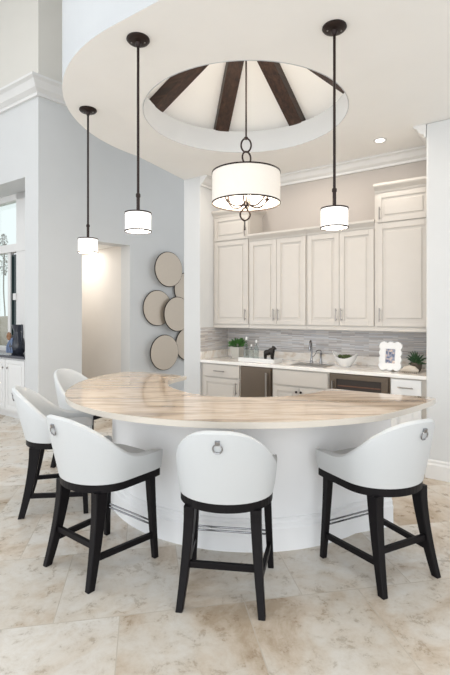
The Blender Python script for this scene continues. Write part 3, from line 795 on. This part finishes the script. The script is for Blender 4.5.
rm = fg.modifiers.new('r', 'REMESH'); rm.mode = 'VOXEL'; rm.voxel_size = .0045; rm.use_smooth_shade = True
fg.location = KP(ku(270, .20), .20, TZ); fg.rotation_euler = (0,0,-TH+.25)
tag(fg, 'dark bronze four-legged animal figurine standing at the right end of the white tray', 'figurine')
# potted plant
t = kthing('potted_plant', 'bushy green plant in a square grey pot at left of the tray', 'plant', 237.5, .42)
bm = B(); loft(bm, [[(sx*s*.5, sy*s*.5, z) for sx, sy in ((-1,-1),(1,-1),(1,1),(-1,1))] for s, z in ((.10,0),(.15,.15),(.135,.15),(.12,.135))]); part('pot', bm, GREYP, t)
bm = B(); rnd = random.Random(3)
for k in range(170):
    a = rnd.uniform(0, 2*PI); e = rnd.uniform(.05, 1.3); R = rnd.uniform(.05, .10)
    c = Vector((R*1.35*math.cos(a)*math.cos(e), R*math.sin(a)*math.cos(e)*1.1, .155+R*math.sin(e)*1.0)); d = (c-Vector((0,0,.13))).normalized()
    sd = d.cross(Vector((rnd.uniform(-1,1), rnd.uniform(-1,1), 1))).normalized()*.013; up = d.cross(sd).normalized()*.004
    vs = [bm.verts.new(q) for q in (c-d*.02, c+sd+up, c+d*.032, c-sd+up)]; bm.faces.new(vs)
    if k % 6 == 0: tube(bm, [(0,0,.13), tuple(c)], .002, 4)
part('foliage', bm, LEAF, t)
# faucet & soap dispenser
t = kthing('bar_faucet', 'slim chrome gooseneck faucet behind the sink', 'faucet', 311.5, .46)
bm = B(); lathe(bm, [(0,0),(.022,0),(.020,.012),(.014,.02),(.013,.06),(0,.06)], 20); part('base', bm, CHR, t, True)
bm = B(); tube(bm, smoothcurve([(0,0,.05),(0,0,.19),(.004,-.02,.245),(.012,-.05,.262),(.02,-.085,.245),(.024,-.105,.19),(.024,-.107,.15)], 6), .011, 12); part('spout', bm, CHR, t, True)
bm = B(); tube(bm, [(.012,0,.07),(.035,0,.085),(.06,-.005,.12)], .005, 8); part('lever', bm, CHR, t, True)
t = kthing('soap_dispenser', 'short chrome soap dispenser to the right of the faucet', 'soap dispenser', 321, .46)
bm = B(); lathe(bm, [(0,0),(.02,0),(.018,.01),(.013,.02),(.012,.10),(.016,.11),(.016,.125),(0,.13)], 18); part('dispenser_body', bm, CHR, t, True)
bm = B(); tube(bm, smoothcurve([(0,0,.125),(0,0,.145),(-.02,-.02,.155),(-.04,-.05,.14)], 5), .006, 8); part('nozzle', bm, CHR, t, True)
bm = B()
o_ = [(-.20,-.15),(.20,-.15),(.20,.15),(-.20,.15)]
for s in (-1, 1): box(bm, s*.2-.006, s*.2+.006, -.15, .15, .0, .004); box(bm, -.2, .2, s*.15-.006, s*.15+.006, 0, .004)
box(bm, -.195, .195, -.145, .145, 0, .002)
o = link('bar_sink', bm, NICK, None, KP(ku(312, .24), .24, CZ), -TH); tag(o, 'shallow steel bar sink set in the marble counter in front of the faucet', 'sink')
# bowl
t = kthing('boat_bowl', 'white boat-shaped ceramic bowl with one high side filled with moss', 'bowl', 345, .30)
bm = B(); secs = []
def bowlring(f, zf, inner=0):
    pts = []
    for k in range(32):
        a = 2*PI*k/32; c, s = math.cos(a), math.sin(a); zz = .095+.055*(c*c)+(.02 if c < 0 else 0)*c*c
        pts.append((c*(.055+(.088-inner)*f), s*(.04+(.052-inner)*f), .012*inner*80*(1-zf)*0+zz*zf+(.008 if inner else 0)*(1-zf)))
    return pts
L_ = [bowlring(0, 0), bowlring(.35, .22), bowlring(.75, .6), bowlring(1, 1), bowlring(1, 1.0, .008), bowlring(.72, .6, .008), bowlring(.3, .25, .008), bowlring(-.2, .12, .008)]
loft(bm, L_); part('bowl_body', bm, CERA, t, True)
bm = B()
for k in range(14): blob(bm, (random.uniform(-.07,.07), random.uniform(-.03,.03), .098+random.uniform(0,.02)), .024, .8, 2, k)
part('moss', bm, MOSS, t, True)
# picture frame with scalloped white edge
t = kthing('picture_frame', 'white scalloped picture frame with a small photo leaning on the counter', 'picture frame', 390, .20, CZ, math.radians(-3))
Wf, Hf = .235, .30
def scallop(n1, n2, amp, w, h):
    pts = []
    def side(p, q, nrm, nn):
        for k in range(nn*6):
            f = k/(nn*6); b = abs(math.sin(PI*f*nn))*amp
            pts.append((p[0]+(q[0]-p[0])*f+nrm[0]*b, p[1]+(q[1]-p[1])*f+nrm[1]*b))
    side((-w/2, 0), (w/2, 0), (0, -1), n1); side((w/2, 0), (w/2, h), (1, 0), n2); side((w/2, h), (-w/2, h), (0, 1), n1); side((-w/2, h), (-w/2, 0), (-1, 0), n2)
    return pts
TI = Matrix.Translation((0,0,.016)) @ Matrix.Rotation(math.radians(-9), 4, 'X') @ Matrix.Rotation(PI/2, 4, 'X')
so_ = scallop(3, 4, .016, Wf-.03, Hf-.03)
bm = B(); tmp = B()
ow, oh = .095, .145
n = len(so_); hole = []
for k, (x, y) in enumerate(so_):
    cx, cy = 0, (Hf-.03)/2; dx, dy = x-cx, y-cy; f = 1/max(abs(dx)/(ow/2), abs(dy)/(oh/2)); hole.append((cx+dx*f, cy+dy*f))
lay = [(so_, 0), ([((x)*.97, cyy*.97+.004) for x, cyy in so_], .020), (hole, .014), (hole, 0)]
rs = [[tmp.verts.new((x, y, z)) for x, y in P] for P, z in lay]
for i in range(4):
    a, b = rs[i], rs[(i+1) % 4]
    for k in range(n): tmp.faces.new((a[k], a[(k+1) % n], b[(k+1) % n], b[k]))
merge(bm, tmp, TI); part('frame', bm, CERA, t)
bm = B(); tmp = B(); box(tmp, -ow/2, ow/2, (Hf-.03)/2-oh/2, (Hf-.03)/2+oh/2, .001, .006); merge(bm, tmp, TI); part('photo', bm, PICT, t)
bm = B(); loft(bm, [[(-.02,.03,.2),(.02,.03,.2),(.02,.036,.2),(-.02,.036,.2)], [(-.025,.10,.0),(.025,.10,.0),(.025,.108,.0),(-.025,.108,.0)]]); part('easel_back', bm, DARK, t)
# succulent
t = kthing('spiky_plant', 'dark green spiky plant in a small pot next to the right wall', 'plant', 416, .33)
bm = B(); lathe(bm, [(0,0),(.04,0),(.055,.03),(.06,.075),(.05,.09),(.043,.09),(.04,.07),(0,.07)], 20); part('pot', bm, mat('dark_pot', (.10,.08,.06), .4), t, True)
bm = B(); rnd = random.Random(5)
for k in range(34):
    a = k*2.4; e = rnd.uniform(.15, 1.35); L = rnd.uniform(.10, .17); d = Vector((math.cos(a)*math.cos(e)*.8, math.sin(a)*math.cos(e)*.8, math.sin(e)))
    b0 = Vector((0,0,.075)); sd = d.cross(Vector((0,0,1))).normalized(); 
    pts = [b0, b0+d*L*.4, b0+d*L*.8+Vector((0,0,-.008)), b0+d*L+Vector((0,0,-.02))]; tube(bm, pts, .01, 5, rs=[.007,.011,.006,.001])
part('leaves', bm, LEAFD, t)
t = kthing('shell_dish', 'ribbed shell-shaped dish lying in front of the spiky plant', 'dish', 410, .17)
bm = B()
for k in range(9):
    f = k/8; w = .035*math.sin(PI*(.12+.8*f)); x = -.08+.15*f
    ring(bm, (x, 0, w+.004), w, .005, 'x', 20, 6)
tube(bm, [(-.085,0,.02),(-.04,0,.036),(0,0,.04),(.04,0,.036),(.08,0,.024)], .03, 16, rs=[.006,.028,.036,.031,.010]); 
part('shell_body', bm, SHELL, t, True)

# ------------------------------------------------------------------ lights
def area(name, loc, size, e, col=(1,1,1), rot=(0,0,0), sy=None):
    l = bpy.data.lights.new(name, 'AREA'); l.energy = e; l.color = col; l.size = size
    if sy: l.shape = 'RECTANGLE'; l.size_y = sy
    o = bpy.data.objects.new(name, l); COL.objects.link(o); o.location = loc; o.rotation_euler = rot; return o
WARM = (1,.90,.79)
# kitchen downlights
for u_, v_ in ((.5, -.15), (1.4, .0), (2.25, -.1), (3.1, -1.2)):
    x, y, z = KP(u_, v_, CEIL-.02); area('downlight_lamp', (x, y, z), .12, 4.0, WARM)
# point light without a fixture, added to brighten the dome
l = bpy.data.lights.new('dome_fill', 'POINT'); l.energy = 13; l.color = WARM; l.shadow_soft_size = .2
lo = bpy.data.objects.new('dome_fill', l); COL.objects.link(lo); lo.location = (CEN.x, CEN.y-.2, CEIL+.25)
# fill lights added out of view under the great room ceiling
for x, y in ((-3.6, 3.6), (0, -.6), (2.4, -.4)):
    area('great_room_fill', (x, y, TOPZ-.05), .6, 24, (1,.96,.91))
# extra area light added inside the hall to brighten it
p = WO+WD*1.0+WN*1.2; area('hall_fill', (p.x, p.y, HZ+.01), .7, 9, (1,.94,.87), (0,0,WA))
p = WO+WD*2.9-WN*.9
# daylight from the great room's glass wall behind the viewer
area('patio_daylight', (-.6, -3.3, 1.75), 7, 120, (.93,.965,1), (math.radians(90), 0, math.radians(0)), 3.3)
area('side_daylight', (-4.6, 1.2, 2.0), 4, 50, (.90,.95,1), (math.radians(90), 0, math.radians(-90)), 3.0)

w = bpy.data.worlds.new('World'); S.world = w; w.use_nodes = True
nt = w.node_tree; bg = nt.nodes['Background']
bg.inputs[0].default_value = (.93,.965,1,1); bg.inputs[1].default_value = .95

# ------------------------------------------------------------------ camera
cd = bpy.data.cameras.new('camera'); cam = bpy.data.objects.new('camera', cd); COL.objects.link(cam)
cam.location = (0,0,1.5); cam.rotation_euler = (PI/2, 0, 0)
cd.sensor_width = 36; cd.lens = 24; cd.shift_y = -24/675; cd.clip_start = .05
S.camera = cam
vs = S.view_settings; vs.view_transform = 'Standard'; vs.look = 'None'; vs.gamma = 1; vs.exposure = 0.26; vs.use_curve_mapping = False
